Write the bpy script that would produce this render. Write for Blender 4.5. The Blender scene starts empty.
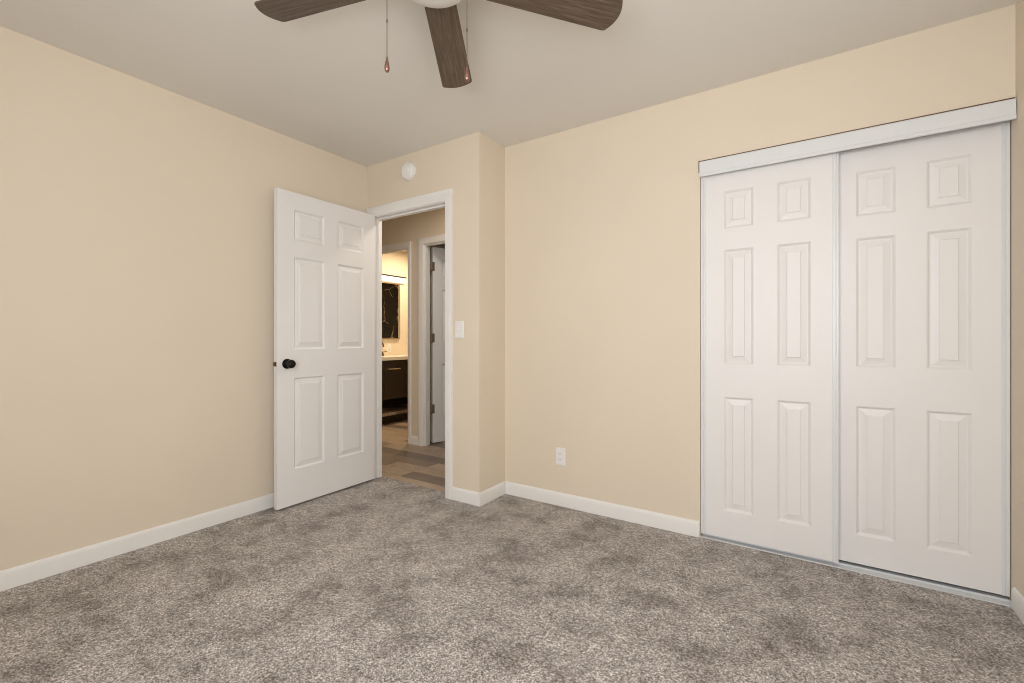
import bpy, bmesh, math, random
from mathutils import Vector, Matrix

S = bpy.context.scene
COL = S.collection
random.seed(4)
PI = math.pi

# ------------------------------------------------------------------ camera
F_PX = 456.6
cam_d = bpy.data.cameras.new('camera')
cam = bpy.data.objects.new('camera', cam_d)
COL.objects.link(cam)
EYE = 1.0866
YAW = 0.58458
cam.location = (0, 0, EYE)
cam.rotation_euler = (PI / 2, 0, YAW)
cam_d.sensor_fit = 'HORIZONTAL'
cam_d.sensor_width = 36.0
cam_d.lens = F_PX / 1024 * 36.0
cam_d.shift_y = -2.39 / 1024
cam_d.clip_start = 0.02
S.camera = cam

# ------------------------------------------------------------------ world, view, daylight
w = bpy.data.worlds.new('sky')
S.world = w
w.use_nodes = True
w.node_tree.nodes['Background'].inputs[0].default_value = (0.80, 0.88, 1.0, 1)
w.node_tree.nodes['Background'].inputs[1].default_value = 1.0
S.view_settings.view_transform = 'Standard'
S.view_settings.look = 'None'
S.view_settings.exposure = 0.0
S.view_settings.gamma = 1.0
S.view_settings.use_curve_mapping = False
S.cycles.filter_width = 1.0


def area(name, loc, target, sx, sy, power, color):
    d = bpy.data.lights.new(name, 'AREA')
    d.shape = 'RECTANGLE'
    d.size, d.size_y = sx, sy
    d.energy = power
    d.color = color
    o = bpy.data.objects.new(name, d)
    COL.objects.link(o)
    o.location = loc
    o.rotation_euler = (Vector(target) - Vector(loc)).to_track_quat('-Z', 'Y').to_euler()
    return o


# area lamps added as daylight at two unseen windows behind the camera
area('window_daylight', (-0.25, -0.83, 1.46), (-0.35, 2.0, 1.45), 1.5, 1.3, 55, (0.96, 0.97, 1.0))
area('side_window_daylight', (0.84, -0.05, 1.46), (-2.0, 1.05, 1.30), 0.80, 1.3, 25, (0.96, 0.97, 1.0))

# ------------------------------------------------------------------ room dimensions
H = 2.44
XL, YF, XC, YC, XR = -2.9314, 2.3652, -1.8201, 2.6616, 0.6785   # left wall, door wall, jog, closet wall, right wall
YR = -0.70                                                      # rear wall
YH, YH2 = 2.445, 3.40                                           # hall: near and far wall faces
YB = 3.485                                                      # back face of the hall's far wall
XB = -5.02                                                      # bathroom vanity wall


# ------------------------------------------------------------------ helpers
def new_bm():
    return bmesh.new()


def obj(name, bm, mat, parent=None, smooth=False, kind=None, bevel=0.0, weld=True):
    if weld:
        bmesh.ops.remove_doubles(bm, verts=bm.verts, dist=1e-5)
    bmesh.ops.recalc_face_normals(bm, faces=bm.faces)
    me = bpy.data.meshes.new(name)
    bm.to_mesh(me)
    bm.free()
    if smooth:
        for p in me.polygons:
            p.use_smooth = True
        if smooth != 'all':
            me.set_sharp_from_angle(angle=math.radians(35))
    o = bpy.data.objects.new(name, me)
    COL.objects.link(o)
    if mat:
        me.materials.append(mat)
    if parent:
        o.parent = parent
    if kind:
        o['kind'] = kind
    if bevel:
        m = o.modifiers.new('bevel', 'BEVEL')
        m.width = bevel
        m.segments = 2
        m.limit_method = 'ANGLE'
        m.angle_limit = math.radians(60)
    return o


def tag(o, label, cat, group=None, kind=None):
    o['label'] = label
    o['category'] = cat
    if group:
        o['group'] = group
    if kind:
        o['kind'] = kind
    return o


def thing(name, label, cat, loc=(0, 0, 0), rz=0.0, group=None, kind=None):
    o = bpy.data.objects.new(name, None)
    COL.objects.link(o)
    o.empty_display_size = 0.1
    o.location = loc
    o.rotation_euler = (0, 0, rz)
    return tag(o, label, cat, group, kind)


def copy_tree(o, parent=None):
    c = o.copy()
    COL.objects.link(c)
    if parent:
        c.parent = parent
    for ch in list(o.children):
        copy_tree(ch, c)
    return c


def box(bm, x0, x1, y0, y1, z0, z1):
    vs = [bm.verts.new(p) for p in ((x0, y0, z0), (x1, y0, z0), (x1, y1, z0), (x0, y1, z0),
                                    (x0, y0, z1), (x1, y0, z1), (x1, y1, z1), (x0, y1, z1))]
    for f in ((0, 3, 2, 1), (4, 5, 6, 7), (0, 1, 5, 4), (1, 2, 6, 5), (2, 3, 7, 6), (3, 0, 4, 7)):
        bm.faces.new([vs[i] for i in f])


def boxbm(*a):
    bm = new_bm()
    box(bm, *a)
    return bm


def lathe(bm, prof, seg=32, mat=None):
    """prof: (radius, height) pairs, spun about Z."""
    rings = []
    for r, z in prof:
        if r < 1e-6:
            rings.append([bm.verts.new((0, 0, z))])
        else:
            rings.append([bm.verts.new((r * math.cos(2 * PI * k / seg), r * math.sin(2 * PI * k / seg), z)) for k in range(seg)])
    made = [v for r in rings for v in r]
    for a, b in zip(rings, rings[1:]):
        for k in range(seg):
            k2 = (k + 1) % seg
            if len(a) == 1 and len(b) == 1:
                continue
            if len(a) == 1:
                bm.faces.new((a[0], b[k], b[k2]))
            elif len(b) == 1:
                bm.faces.new((a[k], b[0], a[k2]))
            else:
                bm.faces.new((a[k], b[k], b[k2], a[k2]))
    for r in (rings[0], rings[-1]):
        if len(r) > 1:
            bm.faces.new(r)
    if mat is not None:
        bmesh.ops.transform(bm, matrix=mat, verts=made)
    return made


def tube(bm, pts, r, seg=10):
    pts = [Vector(p) for p in pts]
    rad = r if isinstance(r, (list, tuple)) else [r] * len(pts)
    rings = []
    up = None
    for i, p in enumerate(pts):
        t = (pts[min(i + 1, len(pts) - 1)] - pts[max(i - 1, 0)]).normalized()
        if up is None:
            up = t.orthogonal().normalized()
        up = (up - t * up.dot(t)).normalized()
        v = t.cross(up)
        rings.append([bm.verts.new(p + (up * math.cos(2 * PI * k / seg) + v * math.sin(2 * PI * k / seg)) * rad[i]) for k in range(seg)])
    for a, b in zip(rings, rings[1:]):
        for k in range(seg):
            bm.faces.new((a[k], a[(k + 1) % seg], b[(k + 1) % seg], b[k]))
    bm.faces.new(rings[0][::-1])
    bm.faces.new(rings[-1])


def sweep(bm, stations, closed=True):
    """stations: equally long lists of points (profile at each corner of a path); joins them into one solid."""
    rows = [[bm.verts.new(p) for p in st] for st in stations]
    n = len(rows[0])
    for a, b in zip(rows, rows[1:]):
        for k in range(n if closed else n - 1):
            bm.faces.new((a[k], a[(k + 1) % n], b[(k + 1) % n], b[k]))
    if closed:
        bm.faces.new(rows[0][::-1])
        bm.faces.new(rows[-1])


def slab(u, v, holes, to3, t0, t1):
    """A wall: rectangle u x v with rectangular holes, as one solid between depths t0 and t1."""
    bm = new_bm()
    us = sorted({*u, *(h[0] for h in holes), *(h[1] for h in holes)})
    vs = sorted({*v, *(h[2] for h in holes), *(h[3] for h in holes)})
    solid = lambda i, j: (0 <= i < len(us) - 1 and 0 <= j < len(vs) - 1 and not any(
        h[0] - 1e-6 <= us[i] and us[i + 1] <= h[1] + 1e-6 and h[2] - 1e-6 <= vs[j] and vs[j + 1] <= h[3] + 1e-6 for h in holes))
    cache = {}

    def V(a, b, t):
        k = (round(a, 5), round(b, 5), t)
        if k not in cache:
            cache[k] = bm.verts.new(to3(a, b, t))
        return cache[k]
    for i in range(len(us) - 1):
        for j in range(len(vs) - 1):
            if not solid(i, j):
                continue
            a0, a1, b0, b1 = us[i], us[i + 1], vs[j], vs[j + 1]
            for t in (t0, t1):
                bm.faces.new((V(a0, b0, t), V(a1, b0, t), V(a1, b1, t), V(a0, b1, t)))
            for (di, dj, p, q) in ((-1, 0, (a0, b0), (a0, b1)), (1, 0, (a1, b0), (a1, b1)), (0, -1, (a0, b0), (a1, b0)), (0, 1, (a0, b1), (a1, b1))):
                if not solid(i + di, j + dj):
                    bm.faces.new((V(*p, t0), V(*q, t0), V(*q, t1), V(*p, t1)))
    return bm


AXY = lambda a, b, t: (a, t, b)      # wall facing along Y
AXX = lambda a, b, t: (t, a, b)      # wall facing along X


# ------------------------------------------------------------------ materials
def mat(name, color, rough=0.5, metal=0.0, spec=0.5):
    m = bpy.data.materials.new(name)
    m.use_nodes = True
    b = m.node_tree.nodes['Principled BSDF']
    b.inputs['Base Color'].default_value = (*color, 1)
    b.inputs['Roughness'].default_value = rough
    b.inputs['Metallic'].default_value = metal
    b.inputs['Specular IOR Level'].default_value = spec
    return m


class NT:
    def __init__(self, m):
        self.t = m.node_tree
        self.b = self.t.nodes['Principled BSDF']

    def n(self, kind, **kw):
        nd = self.t.nodes.new('ShaderNode' + kind)
        for k, v in kw.items():
            if hasattr(nd, k):
                setattr(nd, k, v)
            else:
                nd.inputs[k.replace('_', ' ')].default_value = v
        return nd

    def l(self, a, b):
        self.t.links.new(a, b)

    def coords(self, scale=(1, 1, 1), rot=(0, 0, 0)):
        tc = self.n('TexCoord')
        mp = self.n('Mapping')
        mp.inputs['Scale'].default_value = scale
        mp.inputs['Rotation'].default_value = rot
        self.l(tc.outputs['Object'], mp.inputs[0])
        return mp.outputs[0]

    def noise(self, co, scale, detail=3, rough=0.55):
        nd = self.n('TexNoise')
        nd.inputs['Scale'].default_value = scale
        nd.inputs['Detail'].default_value = detail
        nd.inputs['Roughness'].default_value = rough
        self.l(co, nd.inputs['Vector'])
        return nd.outputs['Fac']

    def ramp(self, fac, stops):
        r = self.n('ValToRGB')
        e = r.color_ramp.elements
        while len(e) < len(stops):
            e.new(0.5)
        for el, (p, c) in zip(e, stops):
            el.position = p
            el.color = (*c, 1) if len(c) == 3 else c
        self.l(fac, r.inputs[0])
        return r.outputs[0]

    def mix(self, fac, a, b, mode='MIX'):
        m = self.n('Mix')
        m.data_type = 'RGBA'
        m.blend_type = mode
        for s, v in ((m.inputs[0], fac), (m.inputs[6], a), (m.inputs[7], b)):
            if hasattr(v, 'links'):
                self.l(v, s)
            else:
                s.default_value = v if not isinstance(v, tuple) else (*v, 1)
        return m.outputs[2]

    def bump(self, h, strength, dist=0.002):
        b = self.n('Bump')
        b.inputs['Strength'].default_value = strength
        b.inputs['Distance'].default_value = dist
        self.l(h, b.inputs['Height'])
        self.l(b.outputs[0], self.b.inputs['Normal'])


def textured_paint(name, color, rough, scale, strength, var=0.03):
    m = mat(name, color, rough, spec=0.3)
    q = NT(m)
    co = q.coords()
    q.bump(q.noise(co, scale, 4), strength, 0.0012)
    v = q.noise(co, 1.6, 2)
    lo = tuple(c * (1 - var) for c in color)
    q.l(q.ramp(v, [(0.3, lo), (0.7, color)]), q.b.inputs['Base Color'])
    return m


M = {}
M['wall'] = textured_paint('beige_wall_paint', (0.78, 0.680, 0.542), 0.62, 140, 0.22)
M['ceiling'] = textured_paint('ceiling_paint', (0.83, 0.80, 0.745), 0.85, 90, 0.35)
M['white'] = textured_paint('white_trim_paint', (0.84, 0.82, 0.785), 0.38, 60, 0.05, 0.01)
M['plastic'] = mat('white_plastic', (0.86, 0.84, 0.81), 0.35)
M['slot'] = mat('dark_slot', (0.05, 0.045, 0.04), 0.6)
M['white_metal'] = mat('white_enamelled_metal', (0.75, 0.765, 0.765), 0.30)
M['track'] = mat('pale_aluminium', (0.66, 0.68, 0.69), 0.45, 0.0)
M['black'] = mat('black_bronze', (0.012, 0.011, 0.011), 0.28, 0.6)
M['bronze'] = mat('aged_bronze', (0.16, 0.11, 0.075), 0.40, 0.8)
M['nickel'] = mat('dull_nickel', (0.26, 0.20, 0.15), 0.45, 0.6)
M['brass'] = mat('brushed_brass', (0.85, 0.66, 0.40), 0.32, 0.9)
M['copper'] = mat('copper_pull', (0.27, 0.15, 0.11), 0.25, 0.7)
M['chain'] = mat('bead_chain', (0.20, 0.16, 0.12), 0.4, 0.8)
M['espresso'] = mat('espresso_cabinet', (0.030, 0.018, 0.010), 0.38)
M['counter'] = mat('white_counter', (0.86, 0.82, 0.74), 0.18)
M['fan_white'] = mat('fan_white', (0.80, 0.79, 0.76), 0.40)
M['mirror'] = mat('mirror_glass', (0.92, 0.92, 0.92), 0.02, 1.0)


def door_paint(name, color, strength):
    m = mat(name, color, 0.40, spec=0.4)
    q = NT(m)
    co = q.coords((55, 55, 2.2))
    q.bump(q.noise(co, 3.0, 5, 0.6), strength, 0.0006)
    return m


M['door'] = door_paint('white_door_paint', (0.83, 0.815, 0.795), 0.18)
M['closet_door'] = door_paint('white_closet_door_paint', (0.83, 0.808, 0.785), 0.35)


def carpet():
    m = mat('greige_carpet', (0.3, 0.27, 0.24), 0.95, spec=0.08)
    q = NT(m)
    co = q.coords()
    vor = q.n('TexVoronoi')
    vor.inputs['Scale'].default_value = 260
    vor.inputs['Randomness'].default_value = 1.0
    q.l(co, vor.inputs['Vector'])
    tuft = q.n('SeparateColor')
    q.l(vor.outputs['Color'], tuft.inputs[0])
    speck = q.ramp(tuft.outputs[0], [(0.0, (0.110, 0.092, 0.080)), (0.26, (0.290, 0.257, 0.230)), (0.60, (0.455, 0.415, 0.380)), (1.0, (0.830, 0.780, 0.735))])
    fine = q.noise(co, 420, 2)
    speck = q.mix(0.6, speck, q.ramp(fine, [(0.30, (0.40, 0.39, 0.38)), (0.70, (1.45, 1.45, 1.45))]), 'MULTIPLY')
    # yarns that lean together into clumps of about a centimetre
    clump = q.n('TexVoronoi')
    clump.inputs['Scale'].default_value = 120
    q.l(co, clump.inputs['Vector'])
    cl = q.n('SeparateColor')
    q.l(clump.outputs['Color'], cl.inputs[0])
    speck = q.mix(0.62, speck, q.ramp(cl.outputs[1], [(0.0, (0.50, 0.48, 0.46)), (0.35, (0.92, 0.91, 0.90)), (1.0, (1.32, 1.32, 1.32))]), 'MULTIPLY')
    # trodden and brushed patches, where the pile lies the other way
    big = q.noise(co, 4.3, 7, 0.68)
    mid = q.noise(co, 15, 3)
    patch = q.ramp(big, [(0.38, (0.64, 0.615, 0.59)), (0.47, (0.92, 0.91, 0.90)), (0.53, (1.02, 1.02, 1.02)), (0.62, (1.15, 1.15, 1.15))])
    patch2 = q.ramp(mid, [(0.35, (0.92, 0.92, 0.92)), (0.65, (1.06, 1.06, 1.06))])
    c = q.mix(1.0, q.mix(1.0, speck, patch, 'MULTIPLY'), patch2, 'MULTIPLY')
    q.l(c, q.b.inputs['Base Color'])
    q.b.inputs['Sheen Weight'].default_value = 0.15
    q.b.inputs['Sheen Roughness'].default_value = 0.6
    add = q.n('Math', operation='ADD')
    q.l(vor.outputs['Distance'], add.inputs[0])
    q.l(mid, add.inputs[1])
    q.bump(add.outputs[0], 0.55, 0.006)
    return m


M['carpet'] = carpet()


def plank_floor():
    m = mat('vinyl_plank', (0.3, 0.2, 0.13), 0.38)
    q = NT(m)
    co = q.coords()
    br = q.n('TexBrick', offset=0.37, offset_frequency=2, squash=1.0)
    br.inputs['Color1'].default_value = (0.0, 0.0, 0.0, 1)
    br.inputs['Color2'].default_value = (1.0, 1.0, 1.0, 1)
    br.inputs['Mortar'].default_value = (0.5, 0.5, 0.5, 1)
    br.inputs['Scale'].default_value = 1.0
    br.inputs['Mortar Size'].default_value = 0.0012
    br.inputs['Brick Width'].default_value = 0.92
    br.inputs['Row Height'].default_value = 0.15
    q.l(co, br.inputs['Vector'])
    base = q.ramp(br.outputs['Color'], [(0.0, (0.150, 0.118, 0.098)), (0.30, (0.225, 0.175, 0.138)), (0.48, (0.400, 0.300, 0.212)), (0.80, (0.500, 0.390, 0.290)), (1.0, (0.290, 0.225, 0.170))])
    st = q.noise(q.coords((2.0, 26, 1)), 4.0, 5, 0.6)
    c = q.mix(1.0, base, q.ramp(st, [(0.30, (0.72, 0.70, 0.68)), (0.70, (1.22, 1.22, 1.22))]), 'MULTIPLY')
    c = q.mix(br.outputs['Fac'], c, (0.09, 0.06, 0.045))
    q.l(c, q.b.inputs['Base Color'])
    return m


M['plank'] = plank_floor()


def blade_wood():
    m = mat('weathered_walnut_blade', (0.1, 0.07, 0.05), 0.45)
    q = NT(m)
    st = q.noise(q.coords((1.0, 26, 26)), 7.0, 6, 0.66)
    big = q.noise(q.coords((0.8, 6, 6)), 4.0, 3)
    a = q.ramp(st, [(0.28, (0.040, 0.026, 0.018)), (0.50, (0.110, 0.075, 0.052)), (0.72, (0.215, 0.158, 0.116))])
    q.l(q.mix(0.7, a, q.ramp(big, [(0.3, (0.70, 0.68, 0.66)), (0.7, (1.15, 1.12, 1.10))]), 'MULTIPLY'), q.b.inputs['Base Color'])
    return m


M['blade'] = blade_wood()


def black_marble():
    m = mat('black_marble', (0.01, 0.008, 0.007), 0.15)
    q = NT(m)
    co = q.coords((1, 1, 1), (0.5, 0.35, 0.2))
    warp = q.noise(co, 2.2, 4)
    mx = q.n('VectorMath', operation='MULTIPLY_ADD')
    q.l(warp, mx.inputs[0])
    mx.inputs[1].default_value = (0.5, 0.5, 0.5)
    q.l(co, mx.inputs[2])
    v = q.n('TexVoronoi', feature='DISTANCE_TO_EDGE')
    v.inputs['Scale'].default_value = 2.3
    q.l(mx.outputs[0], v.inputs['Vector'])
    thick = q.noise(co, 6, 2)
    vein = q.ramp(v.outputs['Distance'], [(0.0, (1, 1, 1)), (0.022, (0, 0, 0))])
    mask = q.mix(1.0, vein, q.ramp(thick, [(0.42, (0, 0, 0)), (0.60, (1, 1, 1))]), 'MULTIPLY')
    q.l(q.mix(mask, (0.012, 0.008, 0.006), (0.62, 0.47, 0.30)), q.b.inputs['Base Color'])
    return m


M['marble'] = black_marble()

led = mat('lit_frosted_border', (0.9, 0.85, 0.75), 0.5)
led.node_tree.nodes['Principled BSDF'].inputs['Emission Color'].default_value = (1.0, 0.84, 0.64, 1)
led.node_tree.nodes['Principled BSDF'].inputs['Emission Strength'].default_value = 1.4
M['led'] = led
lamp = mat('added_lamp_glass', (0.9, 0.85, 0.75), 0.5)  # glow for the two ceiling lights added out of view
lamp.node_tree.nodes['Principled BSDF'].inputs['Emission Color'].default_value = (1.0, 0.76, 0.46, 1)
lamp.node_tree.nodes['Principled BSDF'].inputs['Emission Strength'].default_value = 5.0
M['lamp'] = lamp

# ------------------------------------------------------------------ structure: bedroom shell
XJ0, XJ1, ZJ = -2.856, -2.115, 2.030          # entry doorway: clear opening
JT = 0.018                                    # jamb board thickness


def floor_bm(rects, z, t=0.05):
    bm = new_bm()
    for r in rects:
        box(bm, r[0], r[1], r[2], r[3], z - t, z)
    return bm


bm = new_bm()
outline = [(XL - .1, YR - .1), (XR + .1, YR - .1), (XR + .1, 3.36), (XC - .1, 3.36), (XC - .1, YH), (XL - .1, YH)]
sweep(bm, [[(x, y, z) for x, y in outline] for z in (-0.05, 0.0)])
obj('floor', bm, M['carpet'], kind='structure')
bm = new_bm()
outline = [(XB - .1, YH), (XC - .1, YH), (XC - .1, 6.4), (XB - .1, 6.4)]
sweep(bm, [[(x, y, z) for x, y in outline] for z in (-0.058, -0.008)])
obj('floor_hall', bm, M['plank'], kind='structure')
bm = boxbm(XL - .1, XR + .1, YR - .1, YH - .001, H, H + .1)
box(bm, XC - .1, XR + .1, YH - .001, 3.36, H, H + .1)
obj('ceiling', bm, M['ceiling'], kind='structure')
obj('ceiling_hall', boxbm(XB - .1, XC - .101, YH, 6.4, H, H + .1), M['ceiling'], kind='structure')

obj('wall_left', boxbm(XL - .1, XL, YR - .1, YF, 0, H), M['wall'], kind='structure')
obj('wall_front', slab((XB, XC), (0, H), [(XJ0 - JT, XJ1 + JT, 0, ZJ + JT)], AXY, YF, YH), M['wall'], kind='structure')
obj('wall_jog', boxbm(XC - .1, XC, YH, YC + .09, 0, H), M['wall'], kind='structure')
ZO = 2.005
obj('wall_closet', boxbm(XC, -0.522, YC, YC + .09, 0, H), M['wall'], kind='structure')
obj('wall_closet_header', boxbm(-0.522, XR, YC, YC + .09, ZO, H), M['wall'], kind='structure')
# right and rear walls, each with an unseen window opening for its daylight lamp
obj('wall_right', slab((YR - .1, 3.36), (0, H), [(-0.48, 0.38, 0.82, 2.12)], AXX, XR, XR + .1), M['wall'], kind='structure')
obj('wall_rear', slab((XL, XR), (0, H), [(-1.02, 0.52, 0.82, 2.12)], AXY, YR - .1, YR), M['wall'], kind='structure')
# closet interior
obj('wall_closet_back', boxbm(XC, XR, 3.27, 3.36, 0, H), M['wall'], kind='structure')
obj('wall_closet_side', boxbm(XC - .1, XC, YC + .09, 3.36, 0, H), M['wall'], kind='structure')


def window(n, to3, a0, a1, b0, b1, t0, t1, tm):
    """A sash window: casing, frame with a meeting rail; open to the daylight."""
    bm = slab((a0, a1), (b0, b1), [(a0 + .05, a1 - .05, b0 + .05, (b0 + b1) / 2 - .02), (a0 + .05, a1 - .05, (b0 + b1) / 2 + .02, b1 - .05)], to3, t0, t1)
    o = obj('window_%d' % n, bm, M['white'], kind='structure')
    bm = slab((a0 - .06, a1 + .06), (b0 - .06, b1 + .06), [(a0 + .005, a1 - .005, b0 + .005, b1 - .005)], to3, *tm)
    obj('window_trim', bm, M['white'], o)


window(1, AXY, -1.02, 0.52, 0.82, 2.12, YR - .07, YR - .03, (YR, YR + .015))
window(2, AXX, -0.48, 0.38, 0.82, 2.12, XR + .03, XR + .07, (XR - .015, XR))

# ------------------------------------------------------------------ hall and bathroom shell
BJ0, BJ1 = -4.273, -3.561       # bathroom doorway
RJ0, RJ1 = -3.329, -2.620       # second doorway
ZH = 2.035
obj('wall_hall_far', slab((XB, XC - .1), (0, H), [(BJ0 - JT, BJ1 + JT, -.008, ZH + .008 + JT), (RJ0 - JT, RJ1 + JT, -.008, ZH + .018 + JT)], AXY, YH2, YB), M['wall'], kind='structure')
obj('wall_hall_end', boxbm(XB - .1, XB, YH, YB, -.008, H), M['wall'], kind='structure')
obj('wall_hall_right', boxbm(XC - .101, XC - .1 - 1e-4, YH, 6.3, -.008, H), M['wall'], kind='structure')
obj('wall_bathroom_left', boxbm(XB - .1, XB, YB, 6.4, -.008, H), M['wall'], kind='structure')
obj('wall_bathroom_back', boxbm(XB, XC - .101, 6.3, 6.4, -.008, H), M['wall'], kind='structure')
obj('wall_bathroom_right', boxbm(-3.49, -3.40, YB, 6.3, -.008, H), M['wall'], kind='structure')
# black marble wall panelling of the shower, seen in the bathroom mirror
obj('wall_shower', boxbm(-3.515, -3.49, 4.75, 6.3, -.008, H), M['marble'], kind='structure')


# ------------------------------------------------------------------ door casings, jambs, baseboards
CAS = [(0.0, 0.0), (0.0, 0.009), (0.006, 0.012), (0.014, 0.0135), (0.040, 0.0165), (0.058, 0.0175), (0.064, 0.015), (0.065, 0.0)]


def casing(n, x0, x1, zt, y, sgn, z0=0.0, ws=0.055, wt=0.065):
    bm = new_bm()
    r = 0.005
    st = []
    for side in range(4):
        row = []
        for wd, t in CAS:
            a, b = wd / .065 * ws + r, wd / .065 * wt + r
            p = [(x0 - a, z0), (x0 - a, zt + b), (x1 + a, zt + b), (x1 + a, z0)][side]
            row.append((p[0], y + sgn * t, p[1]))
        st.append(row)
    sweep(bm, st)
    return obj('trim_%d' % n, bm, M['white'], kind='structure', smooth=True)


def jamb(n, x0, x1, zt, ya, yb, sa, sb, z0=0.0):
    """Jamb boards with the door stop, as one continuous U."""
    prof = [(0, ya), (0, sa), (-.011, sa), (-.011, sb), (0, sb), (0, yb), (JT, yb), (JT, ya)]
    prof = [p for i, p in enumerate(prof) if p != prof[i - 1]]
    bm = new_bm()
    st = []
    for side in range(4):
        st.append([(*((x0 - wd, y, z0), (x0 - wd, y, zt + wd), (x1 + wd, y, zt + wd), (x1 + wd, y, z0))[side],) for wd, y in prof])
    sweep(bm, st)
    return obj('trim_%d' % n, bm, M['white'], kind='structure', bevel=0.001)


casing(1, XJ0, XJ1, ZJ, YF, -1, 0.0, 0.060, 0.074)
jamb(2, XJ0, XJ1, ZJ, YF - .001, YH + .001, YF + .040, YF + .074)
casing(3, BJ0, BJ1, ZH + .008, YH2, -1, -.008, 0.042, 0.060)
jamb(4, BJ0, BJ1, ZH + .008, YH2 - .001, YB + .001, YH2 + .012, YH2 + .045, -.008)
casing(5, RJ0, RJ1, ZH + .018, YH2, -1, -.008, 0.062)
jamb(6, RJ0, RJ1, ZH + .018, YH2 - .001, YB + .001, YH2 + .012, YH2 + .045, -.008)

BB = [(0, 0), (.0125, 0), (.0125, .066), (.010, .076), (.006, .083), (.003, .0855), (0, .0855)]


def baseboard(name, path, z0=0.0, ends=(None, None)):
    """path: floor points along the wall face, room on the left hand side; mitred at the corners."""
    bm = new_bm()
    P = [Vector(p) for p in path]
    st = []
    for i, p in enumerate(P):
        d0 = (P[i] - P[i - 1]).normalized() if i else (P[1] - P[0]).normalized()
        d1 = (P[i + 1] - P[i]).normalized() if i < len(P) - 1 else d0
        n0, n1 = Vector((-d0.y, d0.x)), Vector((-d1.y, d1.x))
        b = (n0 + n1) / (1 + n0.dot(n1))
        st.append([(p.x + b.x * t, p.y + b.y * t, z0 + z) for t, z in BB])
    sweep(bm, st)
    return obj(name, bm, M['white'], kind='structure', smooth=True)


baseboard('baseboard_left', [(XL, YF - .018), (XL, YR)])
baseboard('baseboard_front', [(XC, YF), (XJ1 + .066, YF)])
baseboard('baseboard_jog', [(XC, YC), (XC, YF - .0125)])
baseboard('baseboard_closet', [(-0.525, YC), (XC + .0125, YC)])
baseboard('baseboard_right', [(XR, YR), (XR, YC - .002)])
baseboard('baseboard_rear', [(XL + .0125, YR), (XR - .0125, YR)])
baseboard('baseboard_hall', [(RJ0 - .061, YH2), (BJ1 + .048, YH2)], -.008)
baseboard('baseboard_bathroom', [(XB, 6.3), (XB, 4.95)], -.008)

# ------------------------------------------------------------------ moulded six-panel doors
PROF = [(0.0012, 0.0014), (0.0040, 0.0030), (0.0095, 0.0095), (0.0115, 0.0105), (0.0150, 0.0105), (0.0405, 0.0042), (0.0422, 0.0010), (0.0440, 0.0004)]


def leaf_bm(W, HT, T, cols, rows, back=True):
    """Local axes: x along the width, z up, front face at y = 0 looking to -y. One continuous skin."""
    bm = new_bm()
    xs = sorted({0, W, *(v for c in cols for v in c)})
    zs = sorted({0, HT, *(v for r in rows for v in r)})
    for y, s in ((0.0, 1), (T, -1)):
        for i in range(len(xs) - 1):
            for j in range(len(zs) - 1):
                a0, a1, b0, b1 = xs[i], xs[i + 1], zs[j], zs[j + 1]
                ring = [bm.verts.new(p) for p in ((a0, y, b0), (a1, y, b0), (a1, y, b1), (a0, y, b1))]
                if (a0, a1) in cols and (b0, b1) in rows and (back or s > 0):
                    for ins, dep in PROF:
                        yy = y + s * dep
                        nx = [bm.verts.new(p) for p in ((a0 + ins, yy, b0 + ins), (a1 - ins, yy, b0 + ins), (a1 - ins, yy, b1 - ins), (a0 + ins, yy, b1 - ins))]
                        for k in range(4):
                            bm.faces.new((ring[k], ring[(k + 1) % 4], nx[(k + 1) % 4], nx[k]))
                        ring = nx
                bm.faces.new(ring)
    for i in range(len(xs) - 1):
        for z in (0, HT):
            bm.faces.new([bm.verts.new(p) for p in ((xs[i], 0, z), (xs[i + 1], 0, z), (xs[i + 1], T, z), (xs[i], T, z))])
    for j in range(len(zs) - 1):
        for x in (0, W):
            bm.faces.new([bm.verts.new(p) for p in ((x, 0, zs[j]), (x, 0, zs[j + 1]), (x, T, zs[j + 1]), (x, T, zs[j]))])
    return bm


def ROT(axis, deg):
    return Matrix.Rotation(math.radians(deg), 4, axis)


def knob_bm(side):
    """Round knob with rosette; axis along y; side -1 stands out of the front face."""
    bm = new_bm()
    prof = [(0.0, 0.0), (.0325, 0.0), (.0325, .004), (.029, .009), (.015, .011), (.0115, .014), (.0105, .024), (.013, .030), (.022, .034),
            (.0265, .041), (.0275, .048), (.0255, .056), (.019, .062), (.009, .0645), (0, .065)]
    lathe(bm, prof, 32, ROT('X', 90 if side < 0 else -90))
    return bm


# entry door, standing open against the left wall
LW, LH, LT = 0.777, 2.025, 0.035
HX, HY = XJ0 + .001, YF - .012          # hinge pin
HALL_F = 0.035                          # the face that looks into the room is the door's hall face
# local x runs from the free edge (0) to the hinge edge (LW); local -y looks to the room (+X world)
ang = math.radians(90.9)
door = thing('door_1', 'white six-panel door with black knob, standing open against the left wall', 'door', kind='structure')
ex = Vector((math.cos(ang), math.sin(ang), 0))
origin = Vector((HX, HY, 0)) - ex * (LW + .003) + Vector((math.sin(ang), -math.cos(ang), 0)) * LT
door.location = (origin.x, origin.y, 0.013)
door.rotation_euler = (0, 0, ang)
ecols = [(0.113, 0.337), (0.442, 0.669)]
erows = [(0.229, 0.823), (1.007, 1.607), (1.716, 1.914)]
obj('door_leaf', leaf_bm(LW, LH, LT, ecols, erows), M['door'], door, bevel=0.0012)
kb = obj('door_knob', knob_bm(-1), M['black'], door, smooth=True)
kb.location = (0.066, 0.0, 0.916)
kb['label'] = 'black round knob'
bm = new_bm()
lathe(bm, [(0, 0), (.0325, 0), (.0325, .004), (.029, .008), (0, .009)], 32, ROT('X', -90))
rs = obj('rosette', bm, M['black'], door, smooth=True)
rs.location = (0.066, LT, 0.916)
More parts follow.
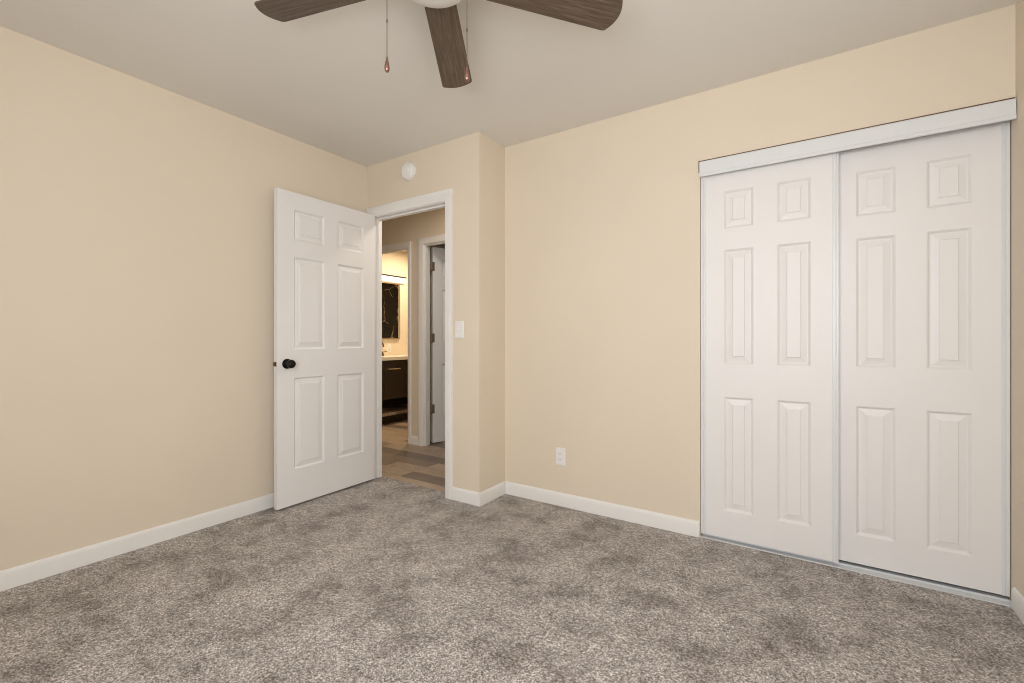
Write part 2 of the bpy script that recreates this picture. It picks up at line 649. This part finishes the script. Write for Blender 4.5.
lt = obj('latch_plate', boxbm(-.0015, .002, .006, .029, .901, .931), M['bronze'], door, bevel=.0005)
lt['label'] = 'bronze latch plate'
obj('latch_bolt', boxbm(-.012, -.0015, .011, .024, .905, .927), M['bronze'], lt, bevel=.002)


def hinge_bm(x, y, zc, lx, ly):
    """Butt hinge: knuckle barrel with one leaf along each direction."""
    bm = new_bm()
    tube(bm, [(x, y, zc - .045), (x, y, zc + .045)], .006, 12)
    return bm


for zc in (0.19, 1.02, 1.84):
    bm = new_bm()
    tube(bm, [(LW + .004, LT + .004, zc - .045), (LW + .004, LT + .004, zc + .045)], .0058, 12)
    box(bm, LW - .001, LW + .003, .004, LT + .004, zc - .044, zc + .044)
    obj('hinge', bm, M['bronze'], door)

# door of the second room across the hall, ajar
W2, H2 = 0.668, 2.044
d2 = thing('door_2', 'white panelled door with three dull hinges, ajar across the hallway', 'door', (RJ0 + .004, YB - .002, 0.004), math.radians(90 - 18), kind='structure')
c2 = [(0.105, 0.300), (0.368, 0.563)]
r2 = [(0.226, 0.822), (1.008, 1.606), (1.718, 1.918)]
l2 = obj('door_leaf', leaf_bm(W2, H2, LT, c2, r2), M['door'], d2, bevel=0.0012)
l2.location = (0.036, 0.0, 0.0)
for zc in (0.355, 1.095, 1.84):
    bm = new_bm()
    tube(bm, [(0.010, -.004, zc - .045), (0.010, -.004, zc + .045)], .0085, 12)
    box(bm, -.002, .052, -.0035, -.0005, zc - .046, zc + .046)
    hg = obj('hinge', bm, M['nickel'], d2)
k2 = obj('door_knob', knob_bm(-1), M['black'], d2, smooth=True)
k2.location = (W2 - .05, 0, 0.916)

# ------------------------------------------------------------------ sliding closet doors
CW, CH, CT = 0.613, 1.980, 0.030


def edge_channel(x, flip):
    """Folded metal edge of a sliding door: a U over the door's edge with two rounded beads."""
    s = -1 if flip else 1
    pr = [(-.002, -.0035), (.006, -.0035), (.008, -.0015), (.010, -.0015), (.0125, -.0035), (.0195, -.0035), (.0215, -.0004), (.0215, .001), (.0005, .001), (.0005, CT - .001), (.0215, CT - .001), (.0215, CT + .0015), (-.002, CT + .0015)]
    bm = new_bm()
    sweep(bm, [[(x + s * a, b, z) for a, b in pr] for z in (0.0, CH)])
    return bm


def closet_door(label, x, y, cols, rows, zb):
    t = thing('sliding_closet_door', label, 'closet door', (x, y, zb), 0, 'sliding closet doors', kind='thing')
    obj('door_panel', leaf_bm(CW, CH, CT, cols, rows), M['closet_door'], t)
    for xe, fl in ((0.0, False), (CW, True)):
        e = obj('edge_channel', edge_channel(xe, fl), M['white_metal'], t)
        e['label'] = 'white metal edge strip'
    for xe in (0.10, CW - .10):
        bm = new_bm()
        box(bm, xe - .02, xe + .02, CT, CT + .003, CH - .06, CH + .003)
        lathe(bm, [(0, 0), (.012, 0), (.012, .006), (0, .006)], 20, Matrix.Translation((xe, CT + .003, CH - .009)) @ ROT('X', 90))
        obj('roller', bm, M['track'], t)
    return t


ZB = 0.020
xl = -0.518
closet_door('front closet door, overlapping the other, beside the bare beige wall', xl, YC + .012,
            [(round(-.404 - xl, 4), round(-.264 - xl, 4)), (round(-.156 - xl, 4), round(-.014 - xl, 4))],
            [(.166 - ZB, .777 - ZB), (.953 - ZB, 1.566 - ZB), (1.679 - ZB, 1.880 - ZB)], ZB)
xr = 0.0605
closet_door('rear closet door, set back in the track against the right wall', xr, YC + .053,
            [(round(.166 - xr, 4), round(.311 - xr, 4)), (round(.418 - xr, 4), round(.563 - xr, 4))],
            [(.156 - ZB, .769 - ZB), (.953 - ZB, 1.565 - ZB), (1.669 - ZB, 1.880 - ZB)], ZB)

# header track with its valance, and the floor track
bm = new_bm()
yv = YC - .020
pr = [(yv, 1.970), (yv - .003, 1.972), (yv - .003, 1.986), (yv - .0005, 1.989), (yv - .0005, 2.049), (yv + .003, 2.054), (YC, 2.054), (YC, 2.051), (yv + .004, 2.050), (yv + .003, 1.990), (yv + .003, 1.970)]
sweep(bm, [[(x, y, z) for y, z in pr] for x in (-0.522, XR - .003)])
t = thing('closet_header_track', 'white metal header track above the sliding closet doors', 'door track', (0, 0, 0))
obj('valance', bm, M['white_metal'], t)
obj('shadow_strip', boxbm(-0.5300, XR - .002, YC - .004, YC - .0005, 2.000, 2.0640), M['bronze'], t)  # dark strip painting in the shadow line along the valance's top and left
bm = new_bm()
pr = [(YC + .002, ZO), (YC + .002, ZO - .003), (YC + .043, ZO - .003), (YC + .043, ZO - .02), (YC + .045, ZO - .02), (YC + .045, ZO - .003), (YC + .086, ZO - .003), (YC + .086, ZO)]
sweep(bm, [[(x, y, z) for y, z in pr] for x in (-0.520, XR - .002)])
obj('rail', bm, M['track'], t)
bm = new_bm()
pr = [(YC - .003, .0005), (YC - .003, .004), (YC - .001, .0055), (YC + .001, .0045), (YC + .002, .002), (YC + .042, .002), (YC + .0425, .010), (YC + .046, .010), (YC + .0465, .003), (YC + .087, .003), (YC + .087, .0005)]
sweep(bm, [[(x, y, z) for y, z in pr] for x in (-0.520, XR - .002)])
tag(obj('closet_floor_track', bm, M['track']), 'pale metal floor track on the carpet under the closet doors', 'door track')

# ------------------------------------------------------------------ wall fittings
# smoke detector above the entry door
t = thing('smoke_detector', 'round white smoke detector on the wall above the entry doorway', 'smoke detector', (-2.457, YF, 2.307))
bm = new_bm()
lathe(bm, [(0, 0), (.064, 0), (.066, .004), (.066, .010), (.062, .013), (0, .013)], 40, ROT('X', 90))
obj('mounting_plate', bm, M['plastic'], t, smooth=True)
bm = new_bm()
lathe(bm, [(0, .011), (.060, .011), (.062, .016), (.061, .026), (.055, .034), (.046, .038), (.044, .0365), (.030, .038), (.028, .040), (0, .041)], 40, ROT('X', 90))
obj('cover', bm, M['plastic'], t, smooth=True)
bm = new_bm()
lathe(bm, [(0, .040), (.009, .040), (.009, .043), (.007, .044), (0, .044)], 24, Matrix.Translation((.010, 0, -.012)) @ ROT('X', 90))
obj('test_button', bm, M['plastic'], t, smooth=True)
for k in range(6):
    a = k * PI / 3
    bm = boxbm(-.010, .010, -.0003, .0006, -.0016, .0016)
    o = obj('vent_slot', bm, M['plastic'], t)
    o.location = (.038 * math.cos(a), -.0375, .038 * math.sin(a))
    o.rotation_euler = (0, -a + PI / 2, 0)


def plate_bm(wd, ht, d=.006):
    bm = new_bm()
    pts = lambda i, y: [(-wd / 2 + i, y, -ht / 2 + i), (wd / 2 - i, y, -ht / 2 + i), (wd / 2 - i, y, ht / 2 - i), (-wd / 2 + i, y, ht / 2 - i)]
    sweep(bm, [pts(0, 0), pts(0, -.002), pts(.003, -d + .001), pts(.006, -d)])
    return bm


def screw(parent, z, y=-.006):
    bm = new_bm()
    lathe(bm, [(0, 0), (.003, 0), (.003, .0008), (0, .0012)], 12, ROT('X', 90))
    o = obj('screw', bm, M['plastic'], parent)
    o.location = (0, y, z)


t = thing('light_switch', 'white toggle light switch beside the entry door casing', 'light switch', (-1.988, YF, 1.150))
obj('cover_plate', plate_bm(.073, .117), M['plastic'], t)
bm = new_bm()
sweep(bm, [[(-.005, -.004, -.012), (.005, -.004, -.012), (.005, -.004, .012), (-.005, -.004, .012)], [(-.005, -.0075, -.012), (.005, -.0075, -.012), (.005, -.0075, .012), (-.005, -.0075, .012)]])
sweep(bm, [[(-.004, -.006, -.004), (.004, -.006, -.004), (.004, -.006, .006), (-.004, -.006, .006)], [(-.003, -.018, -.012), (.003, -.018, -.012), (.003, -.018, -.006), (-.003, -.018, -.006)]])
obj('toggle', bm, M['plastic'], t)
screw(t, .030)
screw(t, -.030)


def outlet(label, loc, rz):
    t = thing('electrical_outlet', label, 'outlet', loc, rz)
    obj('cover_plate', plate_bm(.072, .116), M['plastic'], t)
    for zc in (.0195, -.0195):
        bm = new_bm()
        n = 24
        ring = lambda y, s: [(max(-.0165, min(.0165, .0185 * s * math.cos(2 * PI * k / n))), y, zc + .0145 * s * math.sin(2 * PI * k / n)) for k in range(n)]
        sweep(bm, [ring(-.004, 1), ring(-.0085, 1), ring(-.009, .94)])
        f = obj('receptacle', bm, M['plastic'], t)
        for xs, hh in ((-.0064, .0042), (.0064, .0036)):
            obj('slot', boxbm(xs - .0011, xs + .0011, -.0093, -.0088, zc + .001 - hh / 2, zc + .005 + hh / 2), M['slot'], f)
        bm = new_bm()
        lathe(bm, [(0, 0), (.0024, 0), (.0024, .0005), (0, .0005)], 12, Matrix.Translation((0, -.0088, zc - .007)) @ ROT('X', 90))
        obj('ground_hole', bm, M['slot'], f)
    screw(t, 0)
    return t


outlet('white outlet low on the bare wall between jog and closet', (-1.381, YC, 0.320), 0)
outlet('pale outlet above the bathroom counter, under the mirror', (XB, 4.43, 0.965), math.radians(90))

# ------------------------------------------------------------------ ceiling fan
FX, FY, FZ, FR = -1.055, 1.119, 2.310, 0.700
fan = thing('ceiling_fan', 'white ceiling fan with dark wood blades and two pull chains', 'ceiling fan', (FX, FY, H))
bm = new_bm()
lathe(bm, [(0, 0), (.098, 0), (.104, -.006), (.106, -.030), (.112, -.036), (.150, -.044), (.156, -.056), (.156, -.106), (.150, -.116), (.100, -.126), (0, -.126)], 48)
obj('motor_housing', bm, M['fan_white'], fan, smooth=True)
bm = new_bm()
lathe(bm, [(0, -.124), (.090, -.124), (.092, -.150), (.118, -.154), (.122, -.160), (.116, -.172), (.098, -.184), (.070, -.193), (.035, -.198), (0, -.199)], 48)
obj('switch_cap', bm, M['fan_white'], fan, smooth=True)


def blade_bm():
    """Flat board from r=0.15 to FR, slightly widening, with a rounded tip."""
    bm = new_bm()
    w0, w1 = .058, .0715
    tip = [(FR - .036, -w1), (FR - .026, -w1 + .002), (FR - .020, -w1 + .007), (FR - .0165, -w1 + .014)]
    pts = [(.150, -w0 + .006), (.156, -w0)] + tip
    for k in range(1, 12):
        q = -1 + k / 6
        pts.append((FR - .0165 + .0165 * (1 - q * q), q * (w1 - .014)))
    pts += [(x, -y) for x, y in reversed(tip)] + [(.156, w0), (.150, w0 - .006)]
    sweep(bm, [[(x, y, z) for x, y in pts] for z in (-.003, .003)])
    return bm


blade0 = None
for k in range(5):
    a = math.radians(51.5 + 72 * k)
    if blade0 is None:
        b = obj('blade', blade_bm(), M['blade'], fan, bevel=.001)
        b['label'] = 'dark weathered wood blade'
        bm = new_bm()
        sweep(bm, [[(.095, -.018, z), (.150, -.028, z), (.205, -.040, z), (.222, -.030, z), (.226, 0, z), (.222, .030, z), (.205, .040, z), (.150, .028, z), (.095, .018, z)] for z in (.004, .008)])
        obj('blade_bracket', bm, M['fan_white'], b)
        blade0 = b
    else:
        b = blade0.copy()
        COL.objects.link(b)
        c = blade0.children[0].copy()
        COL.objects.link(c)
        c.parent = b
    b.location = (0, 0, FZ - H)
    a += math.radians(1.2) if k == 2 else 0      # one blade hangs a little out of true
    b.rotation_euler = (Matrix.Rotation(a, 4, 'Z') @ Matrix.Rotation(math.radians(-10.3), 4, 'X')).to_euler()

for (cx, cy, zt, zb) in ((-.092, -.115, -.112, 1.996 - H), (.123, .027, -.112, 1.966 - H)):
    bm = new_bm()
    tube(bm, [(cx, cy, zt), (cx, cy, zb - .002)], .0013, 8)
    zj = zb + .115
    lathe(bm, [(0, .006), (.0022, .005), (.0026, 0), (.0022, -.005), (0, -.006)], 10, Matrix.Translation((cx, cy, zj)))
    ch = obj('pull_chain', bm, M['chain'], fan)
    bm = new_bm()
    lathe(bm, [(0, .002), (.002, 0), (.0038, -.010), (.0065, -.022), (.0084, -.034), (.0080, -.043), (.0050, -.049), (0, -.051)], 20, Matrix.Translation((cx, cy, zb)))
    p = obj('pull_knob', bm, M['copper'], ch, smooth='all')
    p['label'] = 'copper teardrop pull'

# ------------------------------------------------------------------ bathroom across the hall
VY0, VY1, VX0, VX1 = 3.560, 4.940, XB + .001, -4.500
vz = -.008
van = thing('bathroom_vanity', 'dark brown vanity with brass bar handles and an open bottom shelf', 'vanity', ((VX0 + VX1) / 2, (VY0 + VY1) / 2, vz))
ox, oy = (VX0 + VX1) / 2, (VY0 + VY1) / 2


def vb(x0, x1, y0, y1, z0, z1):
    return boxbm(x0 - ox, x1 - ox, y0 - oy, y1 - oy, z0 - vz, z1 - vz)


obj('cabinet_body', vb(VX0, VX1 - .022, VY0, VY1, .316, .818), M['espresso'], van, bevel=.001)
for ya in (VY0, VY1 - .03):
    obj('leg', vb(VX0, VX1 - .004, ya, ya + .03, vz, .316), M['espresso'], van, bevel=.001)
obj('shelf', vb(VX0, VX1 - .01, VY0 + .03, VY1 - .03, .112, .147), M['plank'], van, bevel=.001)
obj('toe_board', vb(VX1 - .18, VX1 - .16, VY0 + .03, VY1 - .03, vz, .112), M['espresso'], van, bevel=.001)
obj('back_panel', vb(VX0, VX0 + .012, VY0 + .03, VY1 - .03, .147, .316), M['espresso'], van)
dw = (VY1 - VY0) / 4
door0 = None
for k in range(4):
    ya = VY0 + k * dw
    if door0 is None:
        d = obj('door', boxbm(0, .020, .002, dw - .002, .002, .490), M['espresso'], van, bevel=.0015)
        bm = new_bm()
        yc = .135
        tube(bm, [(.020, yc - .080, .383), (.046, yc - .080, .383)], .004, 8)
        tube(bm, [(.020, yc + .080, .383), (.046, yc + .080, .383)], .004, 8)
        tube(bm, [(.046, yc - .100, .383), (.046, yc + .100, .383)], .0065, 10)
        h = obj('handle', bm, M['brass'], d)
        h['label'] = 'brass bar handle'
        door0 = d
    else:
        d = door0.copy()
        COL.objects.link(d)
        c = door0.children[0].copy()
        COL.objects.link(c)
        c.parent = d
    d.location = (VX1 - .022 - ox, ya - oy, .322 - vz)

bm = slab((VX0, VX1 + .015), (VY0 - .01, VY1 + .01), [(-4.90, -4.60, 3.98, 4.40)], lambda a, b, t: (a, b, t), .818, .858)
ct = obj('countertop', bm, M['counter'])
tag(ct, 'white countertop on the dark bathroom vanity', 'countertop')
bm = new_bm()
sweep(bm, [[(-4.90, 3.98, .85), (-4.60, 3.98, .85), (-4.60, 4.40, .85), (-4.90, 4.40, .85)], [(-4.87, 4.01, .835), (-4.63, 4.01, .835), (-4.63, 4.37, .835), (-4.87, 4.37, .835)]], True)
obj('basin', bm, M['counter'], ct)

fc = thing('faucet', 'tall bronze faucet on the bathroom counter below the mirror', 'faucet', (-4.945, 4.165, .858))
bm = new_bm()
lathe(bm, [(0, 0), (.026, 0), (.026, .006), (.018, .012), (.015, .090), (0, .092)], 20)
obj('faucet_body', bm, M['bronze'], fc, smooth=True)
bm = new_bm()
tube(bm, [(0, 0, .088), (0, 0, .140), (.020, 0, .172), (.055, 0, .188), (.090, 0, .180), (.112, 0, .155), (.115, 0, .120)], .011, 12)
obj('spout', bm, M['bronze'], fc, smooth=True)
for s in (-1, 1):
    bm = new_bm()
    lathe(bm, [(0, 0), (.022, 0), (.020, .01), (.013, .03), (.013, .055), (0, .058)], 16, Matrix.Translation((0, s * .085, 0)))
    tube(bm, [(0, s * .085, .048), (.02, s * .115, .056), (.03, s * .14, .058)], [.007, .006, .005], 10)
    obj('faucet_handle', bm, M['bronze'], fc, smooth=True)

# mirror over the vanity, and the light bar above it
MY0, MY1, MZ0, MZ1 = 3.870, 4.612, 1.085, 1.885
mr = thing('bathroom_mirror', 'framed mirror reflecting black marble above the bathroom vanity', 'mirror', (XB, (MY0 + MY1) / 2, MZ0))
oy = (MY0 + MY1) / 2


def mslab(y0, y1, z0, z1, holes, x0, x1, zr=MZ0):
    return slab((y0 - oy, y1 - oy), (z0 - zr, z1 - zr), [(a - oy, b - oy, c - zr, d - zr) for a, b, c, d in holes], AXX, x0, x1)


IB = (MY0 + .016, MY1 - .016, MZ0 + .016, MZ1 - .016)
obj('frame', mslab(MY0, MY1, MZ0, MZ1, [IB], .001, .028), M['brass'], mr, bevel=.001)
obj('mirror_glass', mslab(IB[0], IB[1], IB[2], IB[3], [], .002, .020), M['mirror'], mr)
lb = thing('vanity_light', 'lit linear light bar with dark rail above the bathroom mirror', 'wall light', (XB, oy, 1.90))
obj('rail', mslab(3.775, 4.715, 1.972, 1.990, [], .001, .050, 1.90), M['espresso'], lb, bevel=.001)
obj('diffuser', mslab(3.785, 4.705, 1.900, 1.972, [], .001, .042, 1.90), M['led'], lb, bevel=.004)

# warm bathroom ceiling light and area lamp, added out of view for brightness
bl = thing('added_ceiling_light', 'round ceiling light added out of view to light the bathroom', 'ceiling light', (-4.35, 4.55, H))
bm = new_bm()
lathe(bm, [(0, 0), (.15, 0), (.15, -.02), (.145, -.025), (0, -.025)], 32)
obj('base', bm, M['bronze'], bl, smooth=True)
bm = new_bm()
lathe(bm, [(0, -.025), (.135, -.025), (.13, -.05), (.09, -.075), (.04, -.085), (0, -.087)], 32)
obj('lamp_shade', bm, M['lamp'], bl, smooth=True)
area('bathroom_fill_lamp', (-4.35, 4.55, 2.34), (-4.35, 4.55, 0), .3, .3, 27, (1.0, 0.80, 0.54))

# flush hall ceiling light, added out of sight to brighten the hall
hl = thing('added_ceiling_light', 'flush ceiling light added out of view to brighten the hallway', 'ceiling light', (-2.45, 2.92, H))
bm = new_bm()
lathe(bm, [(0, 0), (.11, 0), (.11, -.012), (.100, -.016), (0, -.016)], 32)
obj('base', bm, M['fan_white'], hl, smooth=True)
bm = new_bm()
lathe(bm, [(0, -.016), (.090, -.016), (.088, -.024), (0, -.028)], 32)
obj('lamp_shade', bm, M['lamp'], hl, smooth=True)
area('hall_fill_lamp', (-2.45, 2.92, 2.40), (-2.45, 2.92, 0), .2, .2, 7, (1.0, 0.93, 0.84))
